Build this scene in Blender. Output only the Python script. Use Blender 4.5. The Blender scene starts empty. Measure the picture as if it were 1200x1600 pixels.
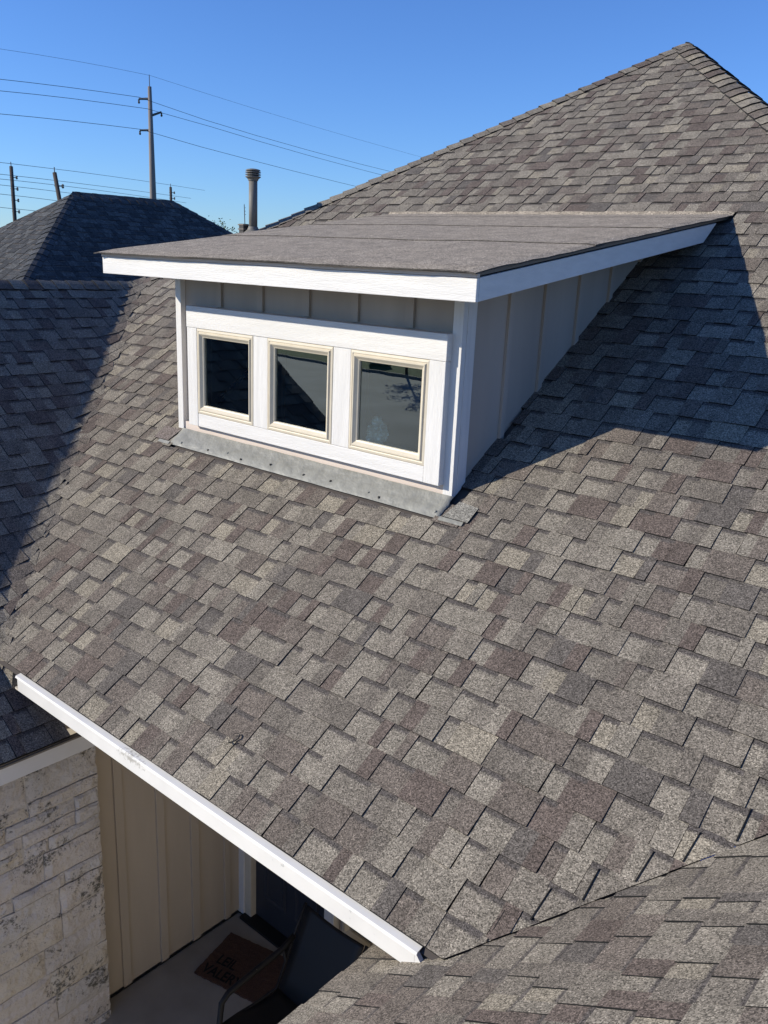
import bpy, bmesh, math, random
from mathutils import Vector, Matrix, noise as mnoise
R = math.radians
sc = bpy.context.scene
C = sc.collection

# ------------------------------------------------------------------ camera
camd = bpy.data.cameras.new('camera'); cam = bpy.data.objects.new('camera', camd); C.objects.link(cam)
CAM = Vector((2.7525, -2.0822, 2.4200))
FW = Vector((-0.62306976, 0.72952374, -0.28209785)); RT = Vector((0.75163587, 0.65823353, 0.04209677)); UP = Vector((-0.21639686, 0.18580564, 0.95846161))
m = Matrix((RT, UP, -FW)).transposed().to_4x4(); m.translation = CAM
cam.matrix_world = m
camd.sensor_fit = 'VERTICAL'; camd.sensor_height = 36; camd.lens = 30.2563
camd.clip_start = 0.05; camd.clip_end = 3000
sc.camera = cam

# ------------------------------------------------------------------ light
SUN = Vector((0.627, 0.659, -0.4155)).normalized()          # direction the light travels
world = bpy.data.worlds.new('World'); sc.world = world; world.use_nodes = True
nt = world.node_tree; bg = nt.nodes['Background']
sky = nt.nodes.new('ShaderNodeTexSky'); sky.sky_type = 'NISHITA'; sky.sun_disc = False
sky.sun_elevation = math.asin(-SUN.z); sky.sun_rotation = math.atan2(-SUN.x, -SUN.y) % (2 * math.pi)
sky.altitude = 100; sky.air_density = 1.0; sky.dust_density = 0.0; sky.ozone_density = 3.0
tn = nt.nodes.new('ShaderNodeVectorMath'); tn.operation = 'MULTIPLY'; tn.inputs[1].default_value = (0.76, 1.14, 1.84)   # clean, deep blue autumn air
nt.links.new(sky.outputs[0], tn.inputs[0]); nt.links.new(tn.outputs[0], bg.inputs[0]); bg.inputs[1].default_value = 0.080
sd = bpy.data.lights.new('sun', 'SUN'); so = bpy.data.objects.new('sun', sd); C.objects.link(so)
sd.energy = 5.0; sd.angle = R(0.53); sd.color = (1.0, 0.93, 0.80)
so.rotation_euler = SUN.to_track_quat('-Z', 'Y').to_euler(); so.location = (-20, -22, 16)
sc.view_settings.view_transform = 'Standard'; sc.view_settings.look = 'None'
sc.view_settings.exposure = 0.21; sc.view_settings.gamma = 1.0
sc.view_settings.use_curve_mapping = False

# ------------------------------------------------------------------ materials
def mat(name, col, rough=0.8, noise=None, bump=None, metal=0.0, spec=0.3, stretch=(1, 1, 1), spots=None):
    """noise=(scale, amount); bump=(scale, strength, distance); spots=(scale, threshold, colour)"""
    M = bpy.data.materials.new(name); M.use_nodes = True
    n = M.node_tree.nodes; l = M.node_tree.links; b = n['Principled BSDF']
    b.inputs['Base Color'].default_value = (*col, 1); b.inputs['Roughness'].default_value = rough
    b.inputs['Metallic'].default_value = metal; b.inputs['Specular IOR Level'].default_value = spec
    g = n.new('ShaderNodeNewGeometry'); mp = n.new('ShaderNodeMapping'); mp.inputs['Scale'].default_value = stretch
    l.new(g.outputs['Position'], mp.inputs['Vector'])
    cur = None
    if noise:
        t = n.new('ShaderNodeTexNoise'); t.inputs['Scale'].default_value = noise[0]; t.inputs['Detail'].default_value = 6
        l.new(mp.outputs[0], t.inputs['Vector'])
        r = n.new('ShaderNodeMapRange'); r.inputs[1].default_value = .3; r.inputs[2].default_value = .7
        r.inputs[3].default_value = 1 - noise[1]; r.inputs[4].default_value = 1 + noise[1]
        l.new(t.outputs[0], r.inputs[0])
        mx = n.new('ShaderNodeVectorMath'); mx.operation = 'SCALE'; mx.inputs[0].default_value = col
        l.new(r.outputs[0], mx.inputs['Scale']); cur = mx.outputs[0]
    if spots:
        t = n.new('ShaderNodeTexNoise'); t.inputs['Scale'].default_value = spots[0]; t.inputs['Detail'].default_value = 8
        t.inputs['Roughness'].default_value = .65
        l.new(mp.outputs[0], t.inputs['Vector'])
        r = n.new('ShaderNodeMapRange'); r.inputs[1].default_value = spots[1]; r.inputs[2].default_value = spots[1] + .05
        l.new(t.outputs[0], r.inputs[0])
        mx = n.new('ShaderNodeMix'); mx.data_type = 'RGBA'
        if cur: l.new(cur, mx.inputs[6])
        else: mx.inputs[6].default_value = (*col, 1)
        mx.inputs[7].default_value = (*spots[2], 1); l.new(r.outputs[0], mx.inputs[0]); cur = mx.outputs[2]
    if cur: l.new(cur, b.inputs['Base Color'])
    if bump:
        t = n.new('ShaderNodeTexNoise'); t.inputs['Scale'].default_value = bump[0]; t.inputs['Detail'].default_value = 5
        l.new(mp.outputs[0], t.inputs['Vector'])
        bp = n.new('ShaderNodeBump'); bp.inputs['Strength'].default_value = bump[1]; bp.inputs['Distance'].default_value = bump[2]
        l.new(t.outputs[0], bp.inputs['Height']); l.new(bp.outputs[0], b.inputs['Normal'])
    return M

def granule_mat(name, use_tint=True, base=(.16, .15, .135), scale=235.0, contrast=.66, big=0.2):
    M = bpy.data.materials.new(name); M.use_nodes = True
    n = M.node_tree.nodes; l = M.node_tree.links; b = n['Principled BSDF']
    b.inputs['Roughness'].default_value = .93; b.inputs['Specular IOR Level'].default_value = .25
    g = n.new('ShaderNodeNewGeometry')
    if use_tint:
        a = n.new('ShaderNodeAttribute'); a.attribute_name = 'tint'; base_out = a.outputs['Color']
    else:
        rgb = n.new('ShaderNodeRGB'); rgb.outputs[0].default_value = (*base, 1); base_out = rgb.outputs[0]
    v = n.new('ShaderNodeTexVoronoi'); v.inputs['Scale'].default_value = scale; l.new(g.outputs['Position'], v.inputs['Vector'])
    sep = n.new('ShaderNodeSeparateColor'); l.new(v.outputs['Color'], sep.inputs[0])
    r = n.new('ShaderNodeMapRange'); r.inputs[3].default_value = 1 - contrast; r.inputs[4].default_value = 1 + contrast
    l.new(sep.outputs[0], r.inputs[0])
    # some granules pale, some near black
    r2 = n.new('ShaderNodeMapRange'); r2.inputs[1].default_value = .80; r2.inputs[2].default_value = .9
    r2.inputs[3].default_value = 1.0; r2.inputs[4].default_value = 1.55; l.new(sep.outputs[1], r2.inputs[0])
    mu = n.new('ShaderNodeMath'); mu.operation = 'MULTIPLY'; l.new(r.outputs[0], mu.inputs[0]); l.new(r2.outputs[0], mu.inputs[1])
    nz = n.new('ShaderNodeTexNoise'); nz.inputs['Scale'].default_value = 9; nz.inputs['Detail'].default_value = 7; nz.inputs['Roughness'].default_value = .7
    l.new(g.outputs['Position'], nz.inputs['Vector'])
    r3 = n.new('ShaderNodeMapRange'); r3.inputs[1].default_value = .3; r3.inputs[2].default_value = .7
    r3.inputs[3].default_value = 1 - big; r3.inputs[4].default_value = 1 + big; l.new(nz.outputs[0], r3.inputs[0])
    mu2 = n.new('ShaderNodeMath'); mu2.operation = 'MULTIPLY'; l.new(mu.outputs[0], mu2.inputs[0]); l.new(r3.outputs[0], mu2.inputs[1])
    sc_ = n.new('ShaderNodeVectorMath'); sc_.operation = 'SCALE'; l.new(base_out, sc_.inputs[0]); l.new(mu2.outputs[0], sc_.inputs['Scale'])
    cur = sc_.outputs[0]
    if use_tint:
        # printed dark band of black granules at the head of each cut-out: u = flag, v = height within the course
        uv = n.new('ShaderNodeUVMap'); uv.uv_map = 'course'
        su = n.new('ShaderNodeSeparateXYZ'); l.new(uv.outputs[0], su.inputs[0])
        n2 = n.new('ShaderNodeTexNoise'); n2.inputs['Scale'].default_value = 260; n2.inputs['Detail'].default_value = 2
        l.new(g.outputs['Position'], n2.inputs['Vector'])
        md = n.new('ShaderNodeMath'); md.operation = 'MULTIPLY_ADD'; md.inputs[1].default_value = .30; l.new(n2.outputs[0], md.inputs[0]); l.new(su.outputs[1], md.inputs[2])
        r4 = n.new('ShaderNodeMapRange'); r4.inputs[1].default_value = .955; r4.inputs[2].default_value = 1.015; l.new(md.outputs[0], r4.inputs[0])
        fl = n.new('ShaderNodeMath'); fl.operation = 'MULTIPLY'; l.new(r4.outputs[0], fl.inputs[0]); l.new(su.outputs[0], fl.inputs[1])
        mx = n.new('ShaderNodeMix'); mx.data_type = 'RGBA'; l.new(fl.outputs[0], mx.inputs[0]); l.new(cur, mx.inputs[6])
        dk = n.new('ShaderNodeVectorMath'); dk.operation = 'SCALE'; dk.inputs[0].default_value = (.075, .066, .06); l.new(mu.outputs[0], dk.inputs['Scale'])
        l.new(dk.outputs[0], mx.inputs[7]); cur = mx.outputs[2]
    l.new(cur, b.inputs['Base Color'])
    bp = n.new('ShaderNodeBump'); bp.inputs['Strength'].default_value = .3; bp.inputs['Distance'].default_value = .002
    l.new(sep.outputs[2], bp.inputs['Height']); l.new(bp.outputs[0], b.inputs['Normal'])
    return M

M = {}
M['shingle'] = granule_mat('shingle_granules')
M['asphalt_edge'] = mat('asphalt_edge', (.012, .012, .012), .9)
M['cap'] = granule_mat('cap_granules')
M['dark_shingle'] = granule_mat('charcoal_granules', scale=60, contrast=.35, big=.25)
M['felt'] = granule_mat('rolled_roofing', use_tint=False, base=(.27, .230, .178), scale=210, contrast=.6, big=.28)
M['felt_edge'] = granule_mat('rolled_roofing_edge', use_tint=False, base=(.06, .054, .047), scale=210, contrast=.5, big=.22)
M['white'] = mat('white_painted_wood', (.68, .662, .63), .55, noise=(7, .06), bump=(55, .75, .0035), stretch=(.35, 1, 5), spots=(30, .68, (.42, .40, .36)))
M['white_v'] = mat('white_painted_wood_upright', (.68, .662, .63), .55, noise=(7, .06), bump=(60, .75, .0035), stretch=(5, 5, .35), spots=(30, .68, (.42, .40, .36)))
M['white_metal'] = mat('white_metal_edge', (.66, .645, .61), .35, noise=(5, .05), spots=(11, .66, (.42, .42, .40)))
def add_scuff(Mt, c, rad, col):
    n = Mt.node_tree.nodes; l = Mt.node_tree.links; b = n['Principled BSDF']; src = b.inputs['Base Color'].links[0].from_socket
    g = n.new('ShaderNodeNewGeometry'); d = n.new('ShaderNodeVectorMath'); d.operation = 'SUBTRACT'; d.inputs[1].default_value = c; l.new(g.outputs['Position'], d.inputs[0])
    sc2 = n.new('ShaderNodeVectorMath'); sc2.operation = 'MULTIPLY'; sc2.inputs[1].default_value = (1 / rad, 8, 22); l.new(d.outputs[0], sc2.inputs[0])
    ln = n.new('ShaderNodeVectorMath'); ln.operation = 'LENGTH'; l.new(sc2.outputs[0], ln.inputs[0])
    t = n.new('ShaderNodeTexNoise'); t.inputs['Scale'].default_value = 70; t.inputs['Detail'].default_value = 6; l.new(g.outputs['Position'], t.inputs['Vector'])
    ad = n.new('ShaderNodeMath'); ad.operation = 'MULTIPLY_ADD'; ad.inputs[1].default_value = 2.2; l.new(t.outputs[0], ad.inputs[0]); l.new(ln.outputs['Value'], ad.inputs[2])
    r = n.new('ShaderNodeMapRange'); r.inputs[1].default_value = 1.70; r.inputs[2].default_value = 1.30; l.new(ad.outputs[0], r.inputs[0])
    mx = n.new('ShaderNodeMix'); mx.data_type = 'RGBA'; l.new(r.outputs[0], mx.inputs[0]); l.new(src, mx.inputs[6]); mx.inputs[7].default_value = (*col, 1); l.new(mx.outputs[2], b.inputs['Base Color'])
add_scuff(M['white_metal'], (-.60, -.01, -.02), .20, (.40, .385, .35))
M['cream'] = mat('cream_vinyl', (.60, .535, .415), .4, noise=(12, .05), spec=.5, spots=(30, .71, (.32, .27, .2)))
M['taupe'] = mat('taupe_siding', (.42, .36, .30), .75, noise=(3, .12), bump=(90, .3, .002), stretch=(1, 1, .15))
M['beige_trim'] = mat('beige_skirt_board', (.62, .53, .46), .7, noise=(6, .06), bump=(70, .5, .003), stretch=(.2, 1, 6))
M['porch_siding'] = mat('tan_siding', (.43, .37, .295), .75, noise=(3, .12), bump=(90, .25, .002), stretch=(1, 1, .15))
M['flashing'] = mat('galvanised_flashing', (.235, .232, .205), .5, metal=.0, noise=(11, .13), bump=(11, .9, .02), spec=.5, spots=(38, .69, (.16, .15, .14)))
M['sealant'] = mat('black_sealant', (.03, .028, .025), .5)
M['concrete'] = mat('concrete_slab', (.27, .245, .205), .85, noise=(3, .16), bump=(80, .3, .002), spots=(6, .66, (.27, .25, .22)))
M['street'] = mat('driveway_concrete', (.34, .33, .31), .85, noise=(.35, .25), spots=(.8, .63, (.30, .29, .28)))
M['grass'] = mat('lawn', (.055, .10, .025), .9, noise=(3, .45), bump=(30, .8, .03))
M['door'] = mat('black_painted_door', (.032, .036, .045), .4, noise=(6, .1))
M['black'] = mat('black_sling_fabric', (.010, .010, .011), .55, bump=(400, .3, .001))
M['black_metal'] = mat('black_tube', (.010, .010, .011), .6, spec=.3)
M['coir'] = mat('coir_fibre', (.075, .040, .026), .95, noise=(180, .5), bump=(300, .8, .004))
M['ink'] = mat('black_print', (.008, .008, .008), .9)
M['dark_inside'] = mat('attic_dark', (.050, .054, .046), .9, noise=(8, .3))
M['soffit'] = mat('soffit_paint', (.55, .50, .42), .8)
M['pole'] = mat('weathered_pole', (.21, .185, .17), .85, noise=(8, .2), stretch=(1, 1, .1))
M['pole_dark'] = mat('dark_pole', (.06, .05, .045), .9, noise=(8, .2), stretch=(1, 1, .1))
M['wire'] = mat('wire', (.10, .105, .12), .6)
M['pipe'] = mat('grey_painted_pipe', (.17, .158, .135), .6, noise=(12, .08))
M['louvre'] = mat('dark_louvre', (.04, .037, .035), .6)
M['bark'] = mat('bark', (.09, .07, .05), .9, noise=(20, .3))
M['leaf'] = mat('leaf', (.075, .10, .03), .7, noise=(6, .4))
M['neigh_wall'] = mat('neighbour_brick', (.32, .27, .22), .85, noise=(3, .15))
M['decking'] = mat('roof_decking', (.07, .06, .055), .9)
M['drip'] = mat('bronze_drip_edge', (.16, .135, .11), .5, noise=(10, .1))
M['blue'] = mat('blue_tape', (.08, .18, .55), .6)
M['film'] = mat('crinkled_film', (.92, 1.0, .93), .3, metal=.35, spec=.8, noise=(40, .3))
M['box_green'] = mat('utility_box_paint', (.22, .27, .22), .6)

def stone_mat():
    S_ = mat('limestone', (.56, .528, .485), .9, noise=(2.2, .14), bump=(20, .8, .035))
    n = S_.node_tree.nodes; l = S_.node_tree.links; b = n['Principled BSDF']
    src = b.inputs['Base Color'].links[0].from_socket
    oi = n.new('ShaderNodeObjectInfo'); g = n.new('ShaderNodeNewGeometry')
    cr = n.new('ShaderNodeValToRGB'); e = cr.color_ramp.elements
    e[0].color = (.97, .97, .98, 1); e[1].color = (1.05, 1.0, .90, 1); e[1].position = 1
    x = cr.color_ramp.elements.new(.6); x.color = (1.02, .99, .98, 1); l.new(oi.outputs['Random'], cr.inputs[0])
    mm = n.new('ShaderNodeVectorMath'); mm.operation = 'MULTIPLY'; l.new(src, mm.inputs[0]); l.new(cr.outputs[0], mm.inputs[1])
    # dark lichen pits: broad patches times fine flecks
    p1 = n.new('ShaderNodeTexNoise'); p1.inputs['Scale'].default_value = 4.2; p1.inputs['Detail'].default_value = 3
    p2 = n.new('ShaderNodeTexNoise'); p2.inputs['Scale'].default_value = 38; p2.inputs['Detail'].default_value = 6; p2.inputs['Roughness'].default_value = .75
    for q in (p1, p2): l.new(g.outputs['Position'], q.inputs['Vector'])
    a1 = n.new('ShaderNodeMath'); a1.operation = 'MULTIPLY_ADD'; a1.inputs[1].default_value = .85; l.new(p1.outputs[0], a1.inputs[0]); l.new(p2.outputs[0], a1.inputs[2])
    r = n.new('ShaderNodeMapRange'); r.inputs[1].default_value = 1.0; r.inputs[2].default_value = 1.12; l.new(a1.outputs[0], r.inputs[0])
    mx = n.new('ShaderNodeMix'); mx.data_type = 'RGBA'; l.new(r.outputs[0], mx.inputs[0]); l.new(mm.outputs[0], mx.inputs[6]); mx.inputs[7].default_value = (.12, .115, .10, 1)
    l.new(mx.outputs[2], b.inputs['Base Color'])
    return S_
M['stone'] = stone_mat()
M['mortar'] = mat('mortar', (.54, .50, .445), .95, noise=(5, .1), bump=(40, .5, .01))

def glass_mat():
    G = bpy.data.materials.new('window_glass'); G.use_nodes = True; n = G.node_tree.nodes; l = G.node_tree.links
    n.remove(n['Principled BSDF']); out = n['Material Output']
    tr = n.new('ShaderNodeBsdfTransparent'); tr.inputs[0].default_value = (.90, .95, .92, 1)
    gl = n.new('ShaderNodeBsdfGlossy'); gl.inputs['Roughness'].default_value = .0; gl.inputs[0].default_value = (.80, .92, .90, 1)
    fr = n.new('ShaderNodeFresnel'); fr.inputs[0].default_value = 2.7
    t = n.new('ShaderNodeTexNoise'); t.inputs['Scale'].default_value = 3.5; t.inputs['Detail'].default_value = 1
    g = n.new('ShaderNodeNewGeometry'); l.new(g.outputs['Position'], t.inputs['Vector'])
    bp = n.new('ShaderNodeBump'); bp.inputs['Strength'].default_value = .012; bp.inputs['Distance'].default_value = .02
    l.new(t.outputs[0], bp.inputs['Height']); l.new(bp.outputs[0], gl.inputs['Normal'])
    mx = n.new('ShaderNodeMixShader'); l.new(fr.outputs[0], mx.inputs[0]); l.new(tr.outputs[0], mx.inputs[1]); l.new(gl.outputs[0], mx.inputs[2])
    l.new(mx.outputs[0], out.inputs[0]); return G
M['glass'] = glass_mat()

# ------------------------------------------------------------------ helpers
def empty(name, label, cat, loc=(0, 0, 0), group=None):
    o = bpy.data.objects.new(name, None); o.empty_display_size = .2; C.objects.link(o); o.location = loc
    o['label'] = label; o['category'] = cat
    if group: o['group'] = group
    return o
def tag(o, label, cat, group=None, kind=None):
    if label: o['label'] = label
    if cat: o['category'] = cat
    if group: o['group'] = group
    if kind: o['kind'] = kind
    return o
def wpos(p):
    v = Vector((0, 0, 0))
    while p is not None: v += p.location; p = p.parent
    return v
class MB:
    def __init__(s): s.v = []; s.f = []; s.mi = []; s.tint = []; s.uv = []
    def add(s, vs, fs, mi=0, tint=(.1, .1, .1), uv=None):
        b = len(s.v); s.v += [tuple(x) for x in vs]
        for k, f in enumerate(fs):
            s.f.append([b + i for i in f]); s.mi.append(mi[k] if isinstance(mi, (list, tuple)) else mi)
            s.tint.append(tint)
            s.uv.append([(uv[i] if uv else (0, 0)) for i in f])
    def box(s, x0, x1, y0, y1, z0, z1, mi=0):
        vs = [(x, y, z) for z in (z0, z1) for y in (y0, y1) for x in (x0, x1)]
        s.add(vs, [(0, 2, 3, 1), (4, 5, 7, 6), (0, 1, 5, 4), (2, 6, 7, 3), (0, 4, 6, 2), (1, 3, 7, 5)], mi)
        return s
    def prism(s, poly, vec, mi=0):
        """extrude a 3D polygon along vec"""
        n = len(poly); vec = Vector(vec); a = [Vector(q) for q in poly]; b = [q + vec for q in a]
        fs = [tuple(range(n))[::-1], tuple(range(n, 2 * n))] + [(i, (i + 1) % n, n + (i + 1) % n, n + i) for i in range(n)]
        s.add(a + b, fs, mi); return s
    def tube(s, pts, r, n=8, mi=0, cap=True):
        pts = [Vector(p) for p in pts]; rs = r if isinstance(r, (list, tuple)) else [r] * len(pts)
        rings = []; ref = Vector((0, 0, 1))
        for i, p in enumerate(pts):
            t = (pts[min(i + 1, len(pts) - 1)] - pts[max(i - 1, 0)]).normalized()
            if abs(t.dot(ref)) > .95: ref = Vector((1, 0, 0)) if abs(t.x) < .9 else Vector((0, 1, 0))
            u = t.cross(ref).normalized(); w = t.cross(u).normalized()
            rings.append([p + (u * math.cos(2 * math.pi * k / n) + w * math.sin(2 * math.pi * k / n)) * rs[i] for k in range(n)])
        vs = [q for rg in rings for q in rg]; fs = []
        for i in range(len(pts) - 1):
            for k in range(n): fs.append((i * n + k, i * n + (k + 1) % n, (i + 1) * n + (k + 1) % n, (i + 1) * n + k))
        if cap: fs.append(tuple(range(n))); fs.append(tuple((len(pts) - 1) * n + k for k in range(n)))
        s.add(vs, fs, mi); return s
    def lathe(s, c, prof, n=24, mi=0):
        c = Vector(c); vs = []; fs = []
        for (r, z) in prof:
            for k in range(n): a = 2 * math.pi * k / n; vs.append(c + Vector((r * math.cos(a), r * math.sin(a), z)))
        for i in range(len(prof) - 1):
            for k in range(n): fs.append((i * n + k, i * n + (k + 1) % n, (i + 1) * n + (k + 1) % n, (i + 1) * n + k))
        fs.append(tuple(range(n))); fs.append(tuple((len(prof) - 1) * n + k for k in range(n)))
        s.add(vs, fs, mi); return s
    def build(s, name, mats, parent=None, smooth=False, bevel=0, label=None, kind=None, origin=None, recalc=True):
        me = bpy.data.meshes.new(name)
        if not isinstance(mats, (list, tuple)): mats = [mats]
        if origin is None:
            xs = [v[0] for v in s.v]; ys = [v[1] for v in s.v]; zs = [v[2] for v in s.v]
            origin = Vector(((min(xs) + max(xs)) / 2, (min(ys) + max(ys)) / 2, min(zs)))
        o_ = Vector(origin)
        me.from_pydata([(v[0] - o_.x, v[1] - o_.y, v[2] - o_.z) for v in s.v], [], s.f)
        for q in mats: me.materials.append(q)
        me.polygons.foreach_set('material_index', s.mi)
        at = me.attributes.new('tint', 'FLOAT_COLOR', 'FACE')
        at.data.foreach_set('color', [c for t in s.tint for c in (*t, 1.0)])
        ul = me.uv_layers.new(name='course'); ul.data.foreach_set('uv', [c for f in s.uv for q in f for c in q])
        if smooth: me.polygons.foreach_set('use_smooth', [True] * len(s.f))
        if recalc: bm = bmesh.new(); bm.from_mesh(me); bmesh.ops.recalc_face_normals(bm, faces=bm.faces); bm.to_mesh(me); bm.free()
        o = bpy.data.objects.new(name, me); C.objects.link(o)
        pw = wpos(parent) if parent is not None else Vector((0, 0, 0))
        if parent is not None: o.parent = parent
        o.location = o_ - pw
        if bevel:
            b = o.modifiers.new('bevel', 'BEVEL'); b.width = bevel; b.segments = 2; b.limit_method = 'ANGLE'; b.angle_limit = R(40)
        if label: o['label'] = label
        if kind: o['kind'] = kind
        return o
def box(name, m_, parent, x0, x1, y0, y1, z0, z1, bevel=0.002, label=None, kind=None):
    return MB().box(x0, x1, y0, y1, z0, z1).build(name, m_, parent, bevel=bevel, label=label, kind=kind)

def cam_px(P):
    d = Vector(P) - CAM; w = d.dot(FW)
    if w < .1: return None
    return (384 + 860.6 * d.dot(RT) / w, 512 - 860.6 * d.dot(UP) / w)
def scr_area(ps):
    q = [cam_px(p) for p in ps]
    if any(a is None for a in q): return 0
    q = [(min(max(x, 0), 768), min(max(y, 0), 1024)) for x, y in q]
    return abs(sum(q[i][0] * q[(i + 1) % len(q)][1] - q[(i + 1) % len(q)][0] * q[i][1] for i in range(len(q)))) / 2

# ------------------------------------------------------------------ roof geometry
T = 0.6548; L = math.hypot(1, T); EX = 0.143
XB, YB, ZB = -5.191, 3.173, 2.0777           # where the side ridge meets the main hip
XP, YP = -1.331, 7.033; ZP = T * YP          # peak of the main hip
XC = 1.321                                   # entry roof: its plane passes z=0 here
BEAVE = -1.545; BFRONT = -0.70
TB = 0.674; LB = math.hypot(1, TB)
VY = lambda x: (ZB - TB * (x - XB)) / T      # plan line of the side valley
XV = XB + ZB / TB
nA = Vector((0, -T, 1)) / L; nB = Vector((TB, 0, 1)) / LB; nC = Vector((-T, 0, 1)) / L
zA = lambda x, y: T * y
zB = lambda x, y: ZB - TB * (x - XB)
zC = lambda x, y: T * (x - XC)
def smax(a, b, k):
    h = max(k - abs(a - b), 0) / k
    return max(a, b) + h * h * k / 4
def HA(x, y):
    z = zA(x, y)
    if y > -.3 and x < -0.2 and zB(x, y) > z - .13: z = smax(z, zB(x, y), .12)
    return z
def HB(x, y):
    return smax(zB(x, y), zA(x, y), .12) if (y > 0.02 and x < XV + .10) else zB(x, y)

PAL = [((.184, .163, .131), 6), ((.157, .138, .112), 6), ((.134, .117, .096), 5), ((.124, .104, .086), 5), ((.103, .082, .069), 4), ((.101, .089, .077), 2), ((.203, .178, .137), 2)]
PAL_D = [((.070, .072, .072), 2), ((.048, .050, .052), 3), ((.036, .038, .040), 3)]
def pick(rng, pal, bias=0):
    tot = 0; ws = []
    for c, w in pal:
        lum = c[0]; ww = w * (1.0 + bias * (lum - .17) * 9); ww = max(ww, .15); ws.append(ww); tot += ww
    r = rng.random() * tot
    for (c, _), w in zip(pal, ws):
        r -= w
        if r <= 0: break
    j = rng.uniform(.93, 1.07)
    return tuple(x * j for x in c)

def clip(poly, f):
    """poly: list of (a,b); f(a,b)>=0 kept (f linear)"""
    out = []
    for i in range(len(poly)):
        p, q = poly[i], poly[(i + 1) % len(poly)]; fp, fq = f(*p), f(*q)
        if fp >= 0: out.append(p)
        if (fp >= 0) != (fq >= 0):
            t = fp / (fp - fq); out.append((p[0] + (q[0] - p[0]) * t, p[1] + (q[1] - p[1]) * t))
    return out

def shingle_field(seed, to3, nrm, a0, a1, b0, n0, n1, clips, palette, lift=None, skip=None, wscale=1.0, row_clip=None):
    """every exposed piece of every course: list of (MB-ready piece, area)"""
    rng = random.Random(seed); out = []
    for k in range(n0, n1):
        bb = b0 + k * EX; a = a0 - rng.random() * .2; tooth = rng.random() < .5
        rc = row_clip(k, rng) if row_clip else []
        sl = rng.uniform(-.002, .002)
        while a < a1:
            if tooth: w = rng.choice((.055, .075, .10, .13, .16, .19)) * wscale
            else: w = rng.choice((.07, .09, .12, .15, .18)) * wscale
            w *= rng.uniform(.92, 1.08)
            segs = [(a, a + w)]
            if w > .12 * wscale and rng.random() < .45: mcut = a + w * rng.uniform(.4, .6); segs = [(a, mcut), (mcut, a + w)]
            jit = rng.uniform(-.0016, .0016); hj = rng.uniform(-.0006, .0008)
            g0, g1 = rng.uniform(-.003, .003), rng.uniform(-.003, .003)
            c0, c1 = rng.uniform(-.0006, .0012), rng.uniform(-.0006, .0012)
            if rng.random() < .12: c1 += .002
            for (s0, s1) in segs:
                e0 = .0012 if tooth and s0 == a else 0; e1 = .0012 if tooth and s1 == a + w else 0
                poly = [(s0 + e0 + (g0 if s0 == a else 0), bb + jit), (s1 - e1 + (g1 if s1 == a + w else 0), bb + jit + g0 * .5),
                        (s1 - e1, bb + EX * 1.05), (s0 + e0, bb + EX * 1.05)]
                n_full = poly
                for c in list(clips) + rc:
                    poly = clip(poly, c)
                    if len(poly) < 3: break
                if len(poly) < 3: continue
                cx = sum(p[0] for p in poly) / len(poly); cy = sum(p[1] for p in poly) / len(poly)
                if skip and skip(cx, cy): continue
                clipped = poly != n_full
                top = []; low = []; uv = []
                for (pa, pb) in poly:
                    v = (pb - bb) / EX
                    h = ((.0100 - .0045 * v) if tooth else (.0056 - .0040 * v)) + hj
                    h += max(0, 1 - v) * (c0 + (c1 - c0) * (pa - a) / w)
                    if lift: h += lift(pa, pb, clipped)
                    P = Vector(to3(pa, pb)); top.append(P + nrm * h); low.append(P - nrm * .010)
                    uv.append((0.0 if tooth else 1.0, v))
                n = len(poly)
                fs = [tuple(range(n))] + [(i, n + i, n + (i + 1) % n, (i + 1) % n) for i in range(n)]
                out.append((top + low, fs, [0] + [1] * n, pick(rng, palette, -1 if tooth else 1), uv + uv, scr_area(top)))
            a += w; tooth = not tooth
    return out

house = empty('house', 'single-storey house under brown-grey shingle roofs, with a shed dormer and a recessed front porch', 'house', (0, 0, -2.95))

# --- roof slopes: decks
A_poly = [(-2.6, -.0), (XB, YB), (XP, YP), (3.5, 2.19), (XC, 0.0)]
valx = XB + ZB / TB            # x where the side valley crosses y = 0
A_poly = [(valx, 0), (XB, YB), (XP, YP), ((XP + YP + XC) / 2, (XP + YP - XC) / 2), (XC, 0)]
def deck(name, pts, nrm, label):
    mb = MB(); mb.prism([Vector(p) - nrm * .016 for p in pts], -nrm * .02)
    return mb.build(name, M['decking'], house, label=label)
main_roof = deck('roof_slope', [(x, y, T * y) for x, y in A_poly], nA, 'broad sunlit main slope behind and below the dormer')
zr = T * (3.512 - XC)
side_roof = deck('roof_slope', [(XB, BFRONT, ZB), (BEAVE, BFRONT, zB(BEAVE, 0)), (BEAVE, .05, zB(BEAVE, 0)), (XV, 0, zB(XV, 0)), (XB, YB, ZB)], nB, 'slope of the left wing, lying in shade')
CEAVE = 0.95; CR = 3.512
entry_roof = deck('roof_slope', [(CEAVE, -4.2, zC(CEAVE, 0)), (CR, -4.2, zr), (CR, 2.19, zr), (XC, 0.0, 0), (CEAVE, .12, zC(CEAVE, 0))], nC, 'sunlit slope at the lower right, meeting the main slope in a valley')
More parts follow.
